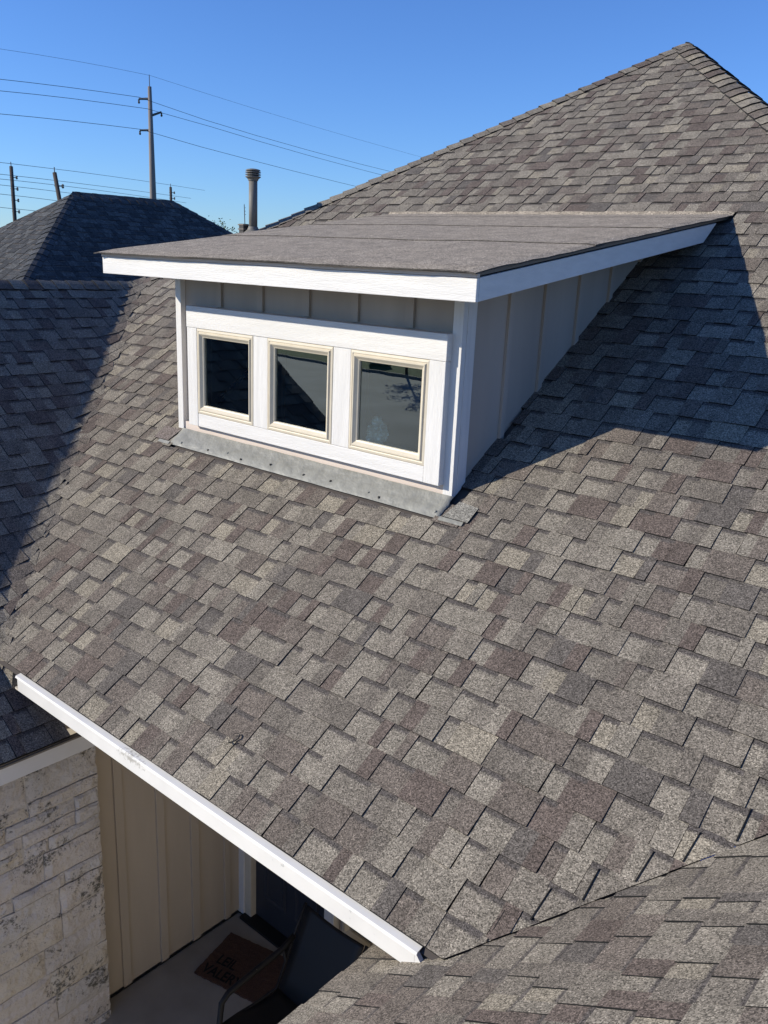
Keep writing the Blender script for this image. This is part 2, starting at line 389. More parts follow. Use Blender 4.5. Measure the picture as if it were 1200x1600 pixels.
# slopes that face away from the camera
back = MB()
zl = lambda x: ZP + T * (x - XP)
back.prism([(XB, BFRONT, ZB), (XB, YB, ZB), (XP, YP, ZP), (XP - 4, YP + 4, zl(XP - 4)), (-8.9, YP + 4, zl(-8.9)), (-8.9, BFRONT, zl(-8.9))], (0, 0, -.04))
zq = lambda x, y: ZP - (T + .14) * (x - XP) - .14 * (y - YP)
back.prism([(XP, YP, ZP), (CR, 2.19, zq(CR, 2.19)), (5.0, 2.19, zq(5.0, 2.19)), (5.0, YP + 4, zq(5.0, YP + 4)), (XP + 4, YP + 4, zq(XP + 4, YP + 4))], (0, 0, -.04))
back.prism([(XP, YP, ZP), (XP + 4, YP + 4, zq(XP + 4, YP + 4)), (XP - 4, YP + 4, zl(XP - 4))], (0, 0, -.04))
back.prism([(CR, -4.2, zr), (6.2, -4.2, zr - T * 2.69), (6.2, 2.19, zr - T * 2.69), (CR, 2.19, zr)], (0, 0, -.04))
back.tint = [(.16, .15, .135)] * len(back.f)
back.build('rear_roof', M['shingle'], house, label='roof slopes turned away beyond the hips and ridges')

# --- shingles
DX0, DY = -2.549, 1.721                      # dormer left end, dormer front
toA = lambda a, b: (a, b / L, HA(a, b / L))
clA = [lambda a, b: b / L - VY(a), lambda a, b: a - (XP - YP + b / L) - .0, lambda a, b: (XC + b / L) - a - .001, lambda a, b: (XP + YP - b / L) - a]
def skipA(a, b):
    y = b / L
    if DX0 + .06 < a < -.05 and DY + .05 < y < 4.28: return True
    if DX0 - .25 < a < .34 and 4.22 < y < 4.285: return True
    if -2.50 < a < .005 and 1.62 < y < 1.8: return True
    return False
def liftA(a, b, c):
    d = (XC + b / L) - a                      # distance from the cut valley
    return .007 * max(0, 1 - d / .22) + (.004 if (c and d < .25) else 0)
pcsA = shingle_field(11, toA, nA, -5.3, 3.9, .021, 0, 60, clA, PAL, liftA, skipA)
toB = lambda a, b: ((BEAVE - b / LB), a, HB(BEAVE - b / LB, a))
BN = int((BEAVE - XB) * LB / EX) + 1
def rowB(k, rng):
    e = rng.uniform(.05, .17); s = rng.uniform(-.3, .5)
    # keep y <= valley + ragged extension
    if BEAVE - (k + .8) * EX / LB > XV: return [lambda a, b: .17 - a]       # rows that run on beneath the main eave
    return [lambda a, b: VY(BEAVE - b / LB) + e - a + s * (b - (k + .5) * EX)]
clB = [lambda a, b: b - 0.0, lambda a, b: (BEAVE - XB) * LB - b, lambda a, b: a - BFRONT]
def liftB(a, b, c):
    d = a - VY(BEAVE - b / LB)
    return .007 * max(0, min(1, (d + .35) / .35))
pcsB = shingle_field(23, toB, nB, BFRONT - .1, 3.4, -.01, 0, BN + 1, clB, PAL, liftB, None, 1.05, rowB)
toC = lambda a, b: (CEAVE + b / L, a, zC(CEAVE + b / L, a))
clC = [lambda a, b: (CEAVE + b / L - XC) - a + (.14 if b < (XC - CEAVE) * L else .004) , lambda a, b: (CR - CEAVE) * L - b]
clC = [lambda a, b: max(CEAVE + b / L - XC, 0) + .02 - a if False else (CEAVE + b / L - XC) + .02 - a if b > (XC - CEAVE) * L + EX * .9 else .16 - a, lambda a, b: (CR - CEAVE) * L - b]
pcsC = shingle_field(37, toC, nC, -4.2, 2.3, -.02, 0, int((CR - CEAVE) * L / EX) + 2, clC, PAL)

allp = [(p, r) for ps, r in ((pcsA, main_roof), (pcsB, side_roof), (pcsC, entry_roof)) for p in ps]
order = sorted(range(len(allp)), key=lambda i: -allp[i][0][5])
single = set(order[:300])
rest = {}
for i, (p, r) in enumerate(allp):
    if i in single:
        mb = MB(); mb.add(p[0], p[1], p[2], p[3], p[4]); mb.build('shingle', [M['shingle'], M['asphalt_edge']], r)
    else:
        rest.setdefault(r.name, (MB(), r))[0].add(p[0], p[1], p[2], p[3], p[4])
for mb, r in rest.values():
    mb.build('shingles', [M['shingle'], M['asphalt_edge']], r, kind='stuff')

# --- hip and ridge caps
def cap_row(p0, p1, nl, nr, parent, step=EX, w=.135, seed=1, name='ridge_cap', pal=PAL, from_low=True):
    """bent caps from low end p0 to high end p1; nl / nr normals of both slopes"""
    rng = random.Random(seed); p0 = Vector(p0); p1 = Vector(p1); t = (p1 - p0); Ln = t.length; t.normalize()
    up = (nl + nr).normalized()
    dl = (-nl.cross(t)).normalized(); dr = (nr.cross(t)).normalized()
    if dl.dot(dr) > 0: dl = -dl
    if dl.z > 0: dl = -dl
    if dr.z > 0: dr = -dr
    n = int(Ln / step)
    for i in range(n + 1):
        a = p0 + t * (i * step); b_ = p0 + t * min((i + 1.15) * step, Ln)
        lo, hi = .026 + rng.uniform(-.002, .003), .012
        ww = w + rng.uniform(-.004, .004); vs = []
        for base, h in ((a, lo), (b_, hi)):
            for f, sgn in ((1, -1), (.45, -1), (.12, -1), (0, 0), (.12, 1), (.45, 1), (1, 1)):
                d = dl if sgn < 0 else dr; nn = nl if sgn < 0 else (nr if sgn > 0 else up)
                vs.append(base + d * ww * f + nn * (h * (.78 if f == 1 else 1)) - up * (.006 if f < .2 else 0) * (1 if f else 1.2))
        k = 7; top = vs; low = [v - up * .012 for v in vs]; fs = []; mi = []
        for j in range(k - 1): fs.append((j, j + 1, k + j + 1, k + j)); mi.append(0)
        o2 = 2 * k
        for j in range(k - 1): fs.append((j, o2 + j, o2 + j + 1, j + 1)); mi.append(1)
        for j in range(k - 1): fs.append((k + j, k + j + 1, o2 + k + j + 1, o2 + k + j)); mi.append(1)
        fs.append((0, k, o2 + k, o2)); mi.append(1); fs.append((k - 1, o2 + k - 1, o2 + 2 * k - 1, 2 * k - 1)); mi.append(1)
        mb = MB(); mb.add(top + low, fs, mi, pick(rng, pal, .6)); mb.build(name, [M['cap'], M['asphalt_edge']], parent)
nL = Vector((-T, 0, 1)) / L
cap_row((XB, YB, ZB), (XP, YP, ZP), nL, nA, main_roof, seed=5)
nRt = Vector((T, 0, 1)) / L
cap_row((CR, 2.19, T * 2.19), (XP, YP, ZP), nA, nRt, main_roof, seed=6, w=.15)
cap_row((XB, -.65, ZB), (XB, YB, ZB), nL, nB, side_roof, seed=7)

# --- eaves and fascias
fas = box('fascia_board', M['white_metal'], house, -1.775, 1.225, -.010, .012, -.098, -.006, .003, 'long white fascia under the main slope, lightly scuffed toward its upper left end')
mb = MB(); mb.prism([(-1.785, -.016, -.012), (-1.785, -.010, -.002), (-1.785, .02, .004), (-1.785, -.012, -.012)], (3.02, 0, 0)); mb.build('drip_edge', M['white_metal'], house)
mb = MB(); mb.prism([(1.225, -.010, -.098), (1.225, -.010, -.006), (1.262, -.010, -.05), (1.262, -.010, -.092)], (0, .02, 0)); mb.build('fascia_return', M['white_metal'], house)
zb = zB(BEAVE, 0)
mb = MB(); mb.box(BEAVE - .03, BEAVE - .006, BFRONT, .36, zb - .135, zb - .022); mb.build('fascia_board', M['white_metal'], house, bevel=.002, label='short white fascia above the stone wall')
mb = MB(); mb.box(BEAVE - .03, BEAVE + .012, BFRONT, .36, zb - .022, zb - .010); mb.build('drip_edge', M['drip'], house)
mb = MB(); mb.box(CEAVE + .012, CEAVE + .036, -4.2, .10, zC(CEAVE, 0) - .15, zC(CEAVE, 0) - .02); mb.build('fascia_board', M['white_metal'], house)
# side gable end toward the street
g = MB(); g.prism([(XB, BFRONT + .02, ZB - .03), (BEAVE, BFRONT + .02, zb - .03), (BEAVE, BFRONT + .02, zb - .15), (XB, BFRONT + .02, ZB - .17), (-8.86, BFRONT + .02, zb - .15), (-8.86, BFRONT + .02, zb - .03)], (0, -.02, 0)); g.build('rake_board', M['white'], house)

# --- walls of the house
GZ = -2.95
w = MB()
w.box(-8.6, -1.86, 1.85, 13.8, GZ, -.12); w.box(-8.6, -1.99, -.5, 1.85, GZ, -.45)
w.box(1.62, 5.4, -3.9, 13.8, GZ, -.35); w.box(-1.86, 1.62, 1.86, 13.8, GZ, -.12)
w.prism([(-8.6, -.52, -.45), (-1.99, -.52, -.45), (XB, -.52, ZB - .12)], (0, .03, 0))
w.build('outer_wall', M['mortar'], house)
# soffit over the porch
box('soffit', M['soffit'], house, -1.86, 1.60, .014, 1.86, -.125, -.112, 0)
box('soffit', M['soffit'], house, -1.86, BEAVE - .03, BFRONT + .02, .43, zb - .135, zb - .122, 0)
# stone wall with single stones
sw = MB(); sw.box(-1.99, -1.741, -.52, .425, GZ, zb - .13); stone_wall = sw.build('stone_wall', M['mortar'], house, label='rough limestone wall left of the porch')
rng = random.Random(4); z = GZ
mesh_seed = 0
while z < zb - .15:
    h = rng.choice((.20, .20, .205, .10)); top = min(z + h, zb - .137); y = .438; first = True
    while y > -.55:
        ln = rng.uniform(.22, .55) if rng.random() < .75 else rng.uniform(.12, .2)
        y0 = max(y - ln, -.56); 
        # lumpy stone block
        nx, nz = 9, 5; gp = .004; off = rng.uniform(-.005, .006); slope = rng.uniform(-.006, .006)
        ys = [y - gp - (y - y0 - 2 * gp) * i / nx for i in range(nx + 1)]; zs = [z + gp + (top - z - 2 * gp) * j / nz for j in range(nz + 1)]
        fv = []
        for j, zz in enumerate(zs):
            row = []
            for i, yy in enumerate(ys):
                edge = i in (0, nx) or j in (0, nz)
                nn = mnoise.noise(Vector((yy * 9, zz * 9, 3.1))) * .012 + mnoise.noise(Vector((yy * 31, zz * 31, 7))) * .004
                jy = mnoise.noise(Vector((yy * 14, zz * 14, 11))) * .006 if edge else 0
                row.append((-1.722 + nn + off + slope * (i / nx - .5) - (.011 if edge else 0), yy + jy + (mnoise.noise(Vector((zz * 22, 5, 1))) * .012 if (i == 0 and y > .43) else 0), zz + jy))
            fv.append(row)
        m1 = MB(); vs = [q for row in fv for q in row]; W_ = nx + 1
        fs = [(j * W_ + i, j * W_ + i + 1, (j + 1) * W_ + i + 1, (j + 1) * W_ + i) for j in range(nz) for i in range(nx)]
        rim = [i for i in range(W_)] + [j * W_ + nx for j in range(1, nz + 1)] + [nz * W_ + i for i in range(nx - 1, -1, -1)] + [j * W_ for j in range(nz - 1, 0, -1)]
        b0 = len(vs); vs += [(-1.90 if False else -1.80, vs[r][1], vs[r][2]) for r in rim]
        fs += [(rim[i], rim[(i + 1) % len(rim)], b0 + (i + 1) % len(rim), b0 + i) for i in range(len(rim))]
        m1.add(vs, fs); m1.build('stone', M['stone'], stone_wall, smooth=False)
        y = y0
    z += h
# end of the stone wall where it turns into the recess
e = MB(); e.box(-1.99, -1.75, .425, .436, GZ, zb - .15); e.build('stone_return', M['stone'], house)
# tan siding in the porch recess
sid = box('siding_wall', M['porch_siding'], house, -1.98, -1.86, .436, 1.71, -2.77, -.125, 0, 'tan board and batten wall at the left of the porch')
for y0, y1 in ((.615, .68), (.94, 1.005), (1.232, 1.305), (1.545, 1.60)):
    box('batten', M['porch_siding'], sid, -1.862, -1.842, y0, y1, -2.77, -.127, .002)
# door wall
box('door_wall', M['taupe'], house, -.80, 1.6, 1.775, 1.85, GZ, -.125, 0)
box('corner_post', M['white_v'], house, -1.895, -1.80, 1.700, 1.80, -2.79, -.126, .003, 'white trim post left of the black door')
box('door_casing', M['cream'], house, -1.80, -1.725, 1.712, 1.80, -2.79, -.127, .004)
box('door_casing', M['white_v'], house, -.90, -.80, 1.712, 1.80, -2.79, -.127, .004)
box('threshold', M['black_metal'], house, -1.80, -.88, 1.655, 1.80, -2.799, -2.775, .002)
door = box('door', M['door'], house, -1.724, -.902, 1.765, 1.81, -2.773, -.70, .002, 'black panelled front door')
for (x0, x1) in ((-1.62, -1.36), (-1.26, -1.00)):
    for (z0, z1) in ((-2.55, -1.95), (-1.80, -1.25), (-1.12, -.85)):
        f = MB(); yy = 1.763
        for k, (ins, dep) in enumerate(((0, 0), (.02, -.012), (.045, -.002))):
            pass
        prof = ((0, 0.0), (.012, -.016), (.03, -.003), (.06, -.010))
        vs = []; fs = []
        for ins, dep in prof: vs += [(x0 + ins, yy + dep, z0 + ins), (x1 - ins, yy + dep, z0 + ins), (x1 - ins, yy + dep, z1 - ins), (x0 + ins, yy + dep, z1 - ins)]
        for k in range(len(prof) - 1): fs += [(k * 4 + i, k * 4 + (i + 1) % 4, k * 4 + 4 + (i + 1) % 4, k * 4 + 4 + i) for i in range(4)]
        fs.append(tuple(len(vs) - 4 + i for i in range(4)))
        f.add(vs, fs); f.build('door_panel', M['door'], door)
kn = MB(); kn.lathe((-.98, 1.72, -1.80), [(.0, -.03), (.02, -.025), (.03, 0), (.02, .025), (0, .03)], 12); kn.build('door_knob', M['black_metal'], door)

def ring_window(x0, x1, z0, z1, yf, prof, parent, glass=True, label=None, gy=.035):
    """window: mitred moulded frame with a pane"""
    mb = MB(); vs = []; fs = []
    for ins, dep in prof: vs += [(x0 + ins, yf + dep, z0 + ins), (x1 - ins, yf + dep, z0 + ins), (x1 - ins, yf + dep, z1 - ins), (x0 + ins, yf + dep, z1 - ins)]
    for k in range(len(prof) - 1): fs += [(k * 4 + i, k * 4 + (i + 1) % 4, k * 4 + 4 + (i + 1) % 4, k * 4 + 4 + i) for i in range(4)]
    mb.add(vs, fs)
    wi = MB(); ins = prof[-1][0]
    root = bpy.data.objects.new('window', None); C.objects.link(root); root.parent = parent; root.location = Vector(((x0 + x1) / 2, yf, z0)) - wpos(parent)
    if label: root['label'] = label
    fr = mb.build('window_frame', M['cream'], root)
    # weep slots
    p = MB(); p.add([(x0 + ins - .004, yf + gy, z0 + ins - .004), (x1 - ins + .004, yf + gy, z0 + ins - .004), (x1 - ins + .004, yf + gy, z1 - ins + .004), (x0 + ins - .004, yf + gy, z1 - ins + .004)], [(0, 1, 2, 3)])
    p.build('pane', M['glass'], root, recalc=False)
    return root
PROF = ((0, .03), (0, .0), (.004, -.004), (.016, -.006), (.022, -.002), (.030, -.012), (.036, -.012), (.053, .004), (.060, .008), (.063, .022))
ring_window(-.742, -.40, -2.33, -.40, 1.745, PROF, house, label='narrow cream-framed sidelight right of the front door', gy=.03)
box('dark_room', M['dark_inside'], house, -.70, -.44, 1.778, 1.79, -2.28, -.45, 0)

# ------------------------------------------------------------------ dormer
DR = .143; DRZ = lambda y: 2.385 + DR * (y - 1.27)      # top of the dormer roof
YT = 4.305
# walls
dw = MB()
zt = lambda y: DRZ(y) - .09
dw.box(DX0 + .02, -.02, 1.765, 1.80, T * 1.765 - .05, zt(1.765))      # front sheet gets openings below
front = MB()
fy0, fy1 = 1.762, 1.79
def fbox(x0, x1, z0, z1): front.box(x0, x1, fy0, fy1, z0, z1)
fbox(DX0 + .02, -2.20, 1.10, zt(1.75)); fbox(-2.20, -.22, 1.85, zt(1.75)); fbox(-2.20, -.22, 1.10, 1.355)
fbox(-1.70, -1.46, 1.355, 1.85); fbox(-.96, -.72, 1.355, 1.85); fbox(-.22, -.02, 1.10, zt(1.75))
dormer_wall = front.build('dormer_wall', M['taupe'], house, label='taupe board and batten walls of the dormer')
def side_panel(x0, x1, nm):
    pts = [(x0, 1.79, T * 1.79 - .06), (x0, 4.25, T * 4.25 - .06), (x0, 4.25, zt(4.25)), (x0, 1.79, zt(1.79))]
    return MB().prism(pts, (x1 - x0, 0, 0)).build(nm, M['taupe'], dormer_wall)
side_panel(-.045, -.020, 'siding_panel'); side_panel(DX0 + .02, DX0 + .045, 'siding_panel')
for a, b in ((2.168, 2.212), (2.545, 2.592), (2.948, 2.994), (3.355, 3.40), (3.76, 3.80)):
    MB().prism([(-.020, a, T * a - .03), (-.020, b, T * b - .03), (-.020, b, zt(b) - .003), (-.020, a, zt(a) - .003)], (.019, 0, 0)).build('batten', M['taupe'], dormer_wall, bevel=.0015)
for x0, x1 in ((-2.118, -2.062), (-1.690, -1.636), (-1.262, -1.200), (-.848, -.786), (-.424, -.362)):
    box('batten', M['taupe'], dormer_wall, x0, x1, 1.742, 1.762, 2.053, 2.235, .0015)
# white corner boards
def upright(x0, x1, y0, y1, zb0, zb1, lab=None, nm='corner_board', mt='white_v'):
    """board whose foot follows the main slope: zb0 at y0, zb1 at y1"""
    vs = [(x0, y0, zb0), (x1, y0, zb0), (x1, y1, zb1), (x0, y1, zb1)]; tz = 2.262
    vs += [(x, y, tz + (y - 1.72) * DR) for x, y, _ in vs]
    return MB().prism(vs[:4], (0, 0, 0)) if False else (lambda mb: (mb.add(vs, [(3, 2, 1, 0), (4, 5, 6, 7), (0, 1, 5, 4), (1, 2, 6, 5), (2, 3, 7, 6), (3, 0, 4, 7)]), mb.build(nm, M[mt], dormer_wall, bevel=.002, label=lab))[1])(MB())
upright(-.066, .0, 1.721, 1.7615, T * 1.721 + .002, T * 1.76)
upright(-.019, .0015, 1.7635, 1.842, T * 1.76 + .002, T * 1.842)
upright(DX0, -2.488, 1.721, 1.762, T * 1.721 + .018, T * 1.76)
upright(DX0 - .0015, DX0 + .018, 1.7635, 1.842, T * 1.76 + .002, T * 1.842)
# skirt board, surround boards
box('skirt_board', M['beige_trim'], dormer_wall, -2.486, -.068, 1.733, 1.7615, 1.128, 1.204, .002)
box('surround_board', M['white'], dormer_wall, -2.362, -.060, 1.672, 1.7610, 1.9015, 2.048, .003)
box('surround_board', M['white'], dormer_wall, -2.250, -.178, 1.677, 1.7610, 1.207, 1.300, .003)
box('surround_board', M['white_v'], dormer_wall, -2.360, -2.2515, 1.675, 1.7610, 1.207, 1.9000, .003)
box('surround_board', M['white_v'], dormer_wall, -1.650, -1.510, 1.678, 1.7610, 1.3015, 1.9000, .003)
box('surround_board', M['white_v'], dormer_wall, -.914, -.769, 1.678, 1.7610, 1.3015, 1.9000, .003)
box('surround_board', M['white_v'], dormer_wall, -.1765, -.064, 1.675, 1.7610, 1.207, 1.9000, .003)
for (x0, x1), lb in (((-2.252, -1.649), 'left dormer window, reflecting the dark roof beside it'), ((-1.511, -.913), 'middle dormer window, its reflection cut by a diagonal'), ((-.770, -.172), 'right dormer window with crinkled film behind its lower left corner')):
    ring_window(x0 + .001, x1 - .001, 1.3015, 1.9, 1.680, PROF, house, label=lb, gy=.020)
# attic interior: dark box behind the panes
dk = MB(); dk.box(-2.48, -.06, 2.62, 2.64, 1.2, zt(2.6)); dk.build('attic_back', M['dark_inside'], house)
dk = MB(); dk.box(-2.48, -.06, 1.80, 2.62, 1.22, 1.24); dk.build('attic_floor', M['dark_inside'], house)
# frieze and soffit
sf = MB(); sf.prism([(DX0 - .225, 1.325, DRZ(1.325) - .115), (.342, 1.325, DRZ(1.325) - .115), (.342, 3.86, DRZ(3.86) - .115), (DX0 - .225, 3.86, DRZ(3.86) - .115)], (0, 0, .012)); sf.build('dormer_soffit', M['taupe'], dormer_wall)
# fascias
FT, FB = 2.352, 2.242
box('fascia_board', M['white'], dormer_wall, DX0 - .249, .365, 1.303, 1.325, FB, FT, .003, 'white front fascia of the dormer')
for xs, lb in (((.345, .365), 'white sloping fascia on the shaded side of the dormer'), ((DX0 - .249, DX0 - .229), None)):
    pts = [(xs[0], 1.3265, FB + .003), (xs[0], 3.90, FB + DR * 2.6 + .0), (xs[0], 4.085, FT + DR * 2.78), (xs[0], 1.3265, FT + .003)]
    MB().prism(pts, (xs[1] - xs[0], 0, 0)).build('fascia_board', M['white'], dormer_wall, bevel=.002, label=lb)
# drip strip under the roofing edge
mb = MB(); mb.box(DX0 - .252, .368, 1.297, 1.32, FT + .002, FT + .020); mb.build('drip_edge', M['beige_trim'], dormer_wall, bevel=.001)
# roof sheathing + strips of rolled roofing, each lapping over the one below
dormer_roof = MB().prism([(DX0 - .245, 1.30, DRZ(1.30) - .030), (.362, 1.30, DRZ(1.30) - .030), (.362, 4.30, DRZ(4.30) - .030), (DX0 - .245, 4.30, DRZ(4.30) - .030)], (0, 0, .022)).build('dormer_roof', M['drip'], house, label='low sloped dormer roof in grey rolled roofing')
def felt(y0, y1, lift, seed, up=False):
    nx, ny = 60, 10; rr = random.Random(seed); vs = []; X0, X1 = DX0 - .275, .388
    for j in range(ny + 1):
        for i in range(nx + 1):
            x = X0 + (X1 - X0) * i / nx; y = y0 + (y1 - y0) * j / ny
            if j == 0: y += mnoise.noise(Vector((x * 2.2, seed, 0))) * .012 + mnoise.noise(Vector((x * 19, seed, 0))) * .003
            if i in (0, nx): x += mnoise.noise(Vector((y * 7, seed, 3))) * .008
            zz = DRZ(y) + lift * (1 - .8 * j / ny) + mnoise.noise(Vector((x * 1.7, y * 1.7, 2))) * .006 + mnoise.noise(Vector((x * 5, y * 4, 5))) * .0015
            zz = max(zz, T * y + .012 if y > YT - .004 else -9)
            if y < 1.33 and y0 < 1.4: zz -= .006 * (1.33 - y) / .06
            if i in (0, nx): zz -= .006 + abs(mnoise.noise(Vector((y * 4, seed, 9)))) * .010
            vs.append((x, y, zz))
    W_ = nx + 1; n0 = len(vs); vs += [(x, y, z_ - .007) for x, y, z_ in vs]
    fs = [(j * W_ + i, j * W_ + i + 1, (j + 1) * W_ + i + 1, (j + 1) * W_ + i) for j in range(ny) for i in range(nx)]
    mi = [0] * len(fs)
    rim = list(range(W_)) + [j * W_ + nx for j in range(1, ny + 1)] + [ny * W_ + i for i in range(nx - 1, -1, -1)] + [j * W_ for j in range(ny - 1, 0, -1)]
    fs += [(rim[i], n0 + rim[i], n0 + rim[(i + 1) % len(rim)], rim[(i + 1) % len(rim)]) for i in range(len(rim))]; mi += [1] * len(rim)
    mb = MB(); mb.add(vs, fs, mi); mb.build('roofing_strip', [M['felt'], M['felt_edge']], dormer_roof)
felt(1.255, 2.46, .006, 1); felt(2.36, 3.36, .007, 2); felt(3.28, 4.10, .007, 3); felt(4.03, 4.325, .004, 4)
# base flashing in front of the dormer
fl = MB(); nx, ny = 70, 5; vs = []
for j in range(ny + 1):
    for i in range(nx + 1):
        x = -2.492 + 2.506 * i / nx; y = 1.596 + (1.7325 - 1.596) * j / ny
        if i == nx: x += mnoise.noise(Vector((y * 30, 0, 0))) * .01
        h = .0145 + .008 * max(0, (j - 3) / 2) + mnoise.noise(Vector((x * 6, y * 9, 0))) * .0035 + (0 if 0 < j else -.009)
        vs.append(Vector((x, y, T * y)) + nA * h)
W_ = nx + 1
vs += [v - nA * .004 for v in vs]; n0 = W_ * (ny + 1)
fs = [(j * W_ + i, j * W_ + i + 1, (j + 1) * W_ + i + 1, (j + 1) * W_ + i) for j in range(ny) for i in range(nx)]
fs += [(j * W_ + nx, n0 + j * W_ + nx, n0 + (j + 1) * W_ + nx, (j + 1) * W_ + nx) for j in range(ny)] + [(j * W_, (j + 1) * W_, n0 + (j + 1) * W_, n0 + j * W_) for j in range(ny)]
fl.add(vs, fs); flash = fl.build('flashing', M['flashing'], house, smooth=True, label='dented grey metal flashing at the foot of the dormer')
for x0, x1 in ((-2.62, -2.49), (.016, .178)):
    q = MB(); n_ = 9; vs = []
    for i in range(n_ + 1):
        x = x0 + (x1 - x0) * i / n_; wv = mnoise.noise(Vector((x * 40, 3, 0))) * .004
        for yy, hh in ((1.5865 + wv, .012), (1.607 + wv * .5, .016)): vs.append(Vector((x, yy, T * yy)) + nA * hh)
    vs += [v - nA * .004 for v in vs]; k = 2 * (n_ + 1)
    fs = [(2 * i, 2 * i + 2, 2 * i + 3, 2 * i + 1) for i in range(n_)] + [(2 * i, k + 2 * i, k + 2 * i + 2, 2 * i + 2) for i in range(n_)]
    q.add(vs, fs); q.build('flashing_lip', M['flashing'], flash)
rng = random.Random(9)
for i in range(10):
    x = -2.36 + i * .25 + rng.uniform(-.11, .11); y = 1.608 + rng.uniform(0, .03); c = Vector((x, y, T * y)) + nA * .018
    n1 = MB(); vs = []; k = 8
    for rr, hh in ((.009, -.003), (.007, .002), (.003, .004)):
        for j in range(k): a = 2 * math.pi * j / k; r_ = rr * rng.uniform(.6, 1.25); vs.append(c + Vector((1, 0, 0)) * math.cos(a) * r_ + Vector((0, 1, T)) / L * math.sin(a) * r_ + nA * hh)
    fs = [(s * k + j, s * k + (j + 1) % k, (s + 1) * k + (j + 1) % k, (s + 1) * k + j) for s in range(2) for j in range(k)] + [tuple(2 * k + j for j in range(k))]
    n1.add(vs, fs); n1.build('nail_head', M['sealant'] if rng.random() < .5 else M['flashing'], flash)
# shingle pieces trimmed against both ends of the flashing stand a little proud and leave dark slots
for (xa, xb, ya, yb, ti) in ((-2.70, -2.505, 1.612, 1.72, (.15, .125, .11)), (.03, .20, 1.612, 1.72, (.20, .19, .165))):
    q = MB(); vs = []
    outer = [(xa, ya), (xb - (.0 if xa < 0 else 0), ya), (xb, yb), (xa, yb)]
    if xa < 0: outer = [(xa, ya), (xb - .02, ya), (xb + .0, yb), (xa, yb)]
    else: outer = [(xa, ya), (xb, ya), (xb, yb - .01), (xa + .035, yb)]
    for h in (.0145, .003): vs += [Vector((x, y, T * y)) + nA * h for x, y in outer]
    q.add(vs, [(0, 1, 2, 3), (0, 4, 5, 1), (1, 5, 6, 2), (2, 6, 7, 3), (3, 7, 4, 0)], [0, 1, 1, 1, 1], ti, [(0, .3)] * 8)
    q.build('cut_shingle', [M['shingle'], M['asphalt_edge']], flash)

# black strips laid over the shingles, imitating shaded gaps between tabs beside the valley
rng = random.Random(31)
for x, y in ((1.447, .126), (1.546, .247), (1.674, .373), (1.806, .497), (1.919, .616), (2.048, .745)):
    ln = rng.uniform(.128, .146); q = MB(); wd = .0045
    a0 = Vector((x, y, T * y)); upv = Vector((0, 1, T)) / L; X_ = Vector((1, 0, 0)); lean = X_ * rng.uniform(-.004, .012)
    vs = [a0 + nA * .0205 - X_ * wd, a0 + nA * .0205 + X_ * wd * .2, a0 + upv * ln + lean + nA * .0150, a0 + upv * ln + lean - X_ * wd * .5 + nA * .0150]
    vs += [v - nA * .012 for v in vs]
    q.add(vs, [(0, 1, 2, 3), (0, 4, 5, 1), (1, 5, 6, 2), (2, 6, 7, 3), (3, 7, 4, 0)]); q.build('shadow_slit', M['asphalt_edge'], entry_roof)
# exposed cut line of the valley
q = MB(); X0, X1 = 1.37, 3.4; pts = []
n_ = 60
for i in range(n_ + 1):
    s = X0 + (X1 - X0) * i / n_; y = s - XC; wv = mnoise.noise(Vector((s * 9, 0, 0))) * .003
    pts.append(Vector((s + wv + .003, y, T * y + .004)))
q.tube(pts, .0056, 6); q.build('valley_cut', M['asphalt_edge'], entry_roof)
q = MB(); q.tube([Vector((1.965 + i * .012, 1.965 + i * .012 - XC - .004, T * (1.965 + i * .012 - XC) + .010 + .001 * math.sin(i * 2))) for i in range(8)], .0022, 6)
q.build('blue_underlay', M['blue'], entry_roof)

# ------------------------------------------------------------------ things on and behind the roof
lp = MB(); c0 = Vector((-.12, .262, T * .262)) + nA * .016; U = Vector((0, 1, T)) / L; X_ = Vector((1, 0, 0))
loop = [(-.020, -.020), (-.022, .004), (-.014, .024), (.002, .032), (.017, .026), (.021, .012), (.012, -.006), (.002, -.022), (-.008, -.030), (-.020, -.022)]
lp.tube([c0 + X_ * a + U * b + nA * abs(.006 * math.sin(i)) for i, (a, b) in enumerate(loop)], [.0015, .001, .0014, .002, .0036, .0042, .003, .0028, .0034, .0015], 6)
tag(lp.build('dark_loop', M['sealant']), 'small curled black scrap lying on the sunlit shingles below the dormer', 'debris')

vp = empty('vent_pipe', 'tall grey vent pipe with a ribbed round cap behind the dormer roof', 'vent pipe', (-4.31, 3.95, 2.64))
MB().lathe((-4.31, 3.95, 2.60), [(.043, 0), (.043, .53)], 24).build('pipe', M['pipe'], vp, smooth=True)
MB().lathe((-4.31, 3.95, 3.112), [(.050, 0), (.052, .012), (.062, .022), (.070, .030)], 24).build('collar', M['pipe'], vp)
for i in range(3): MB().lathe((-4.31, 3.95, 3.143 + i * .021), [(.060, 0), (.077, .001), (.077, .009), (.060, .013)], 28).build('cap_ring', M['pipe'], vp)
MB().lathe((-4.31, 3.95, 3.140), [(.056, 0), (.056, .062)], 24).build('cap_core', M['louvre'], vp)
MB().lathe((-4.31, 3.95, 3.204), [(.074, 0), (.074, .006), (.060, .014), (.03, .020), (.0, .022)], 28).build('cap_top', M['pipe'], vp)
MB().lathe((-4.31, 3.95, 2.615), [(.14, -.07), (.12, -.02), (.06, .03), (.046, .06)], 24).build('boot', M['pipe'], vp)
lv = empty('louvre_vent', 'small dark louvred vent just left of the grey vent pipe', 'roof vent', (-4.42, 3.92, 2.58))
MB().box(-4.455, -4.385, 3.885, 3.955, 2.55, 2.70).build('vent_body', M['louvre'], lv, bevel=.003)
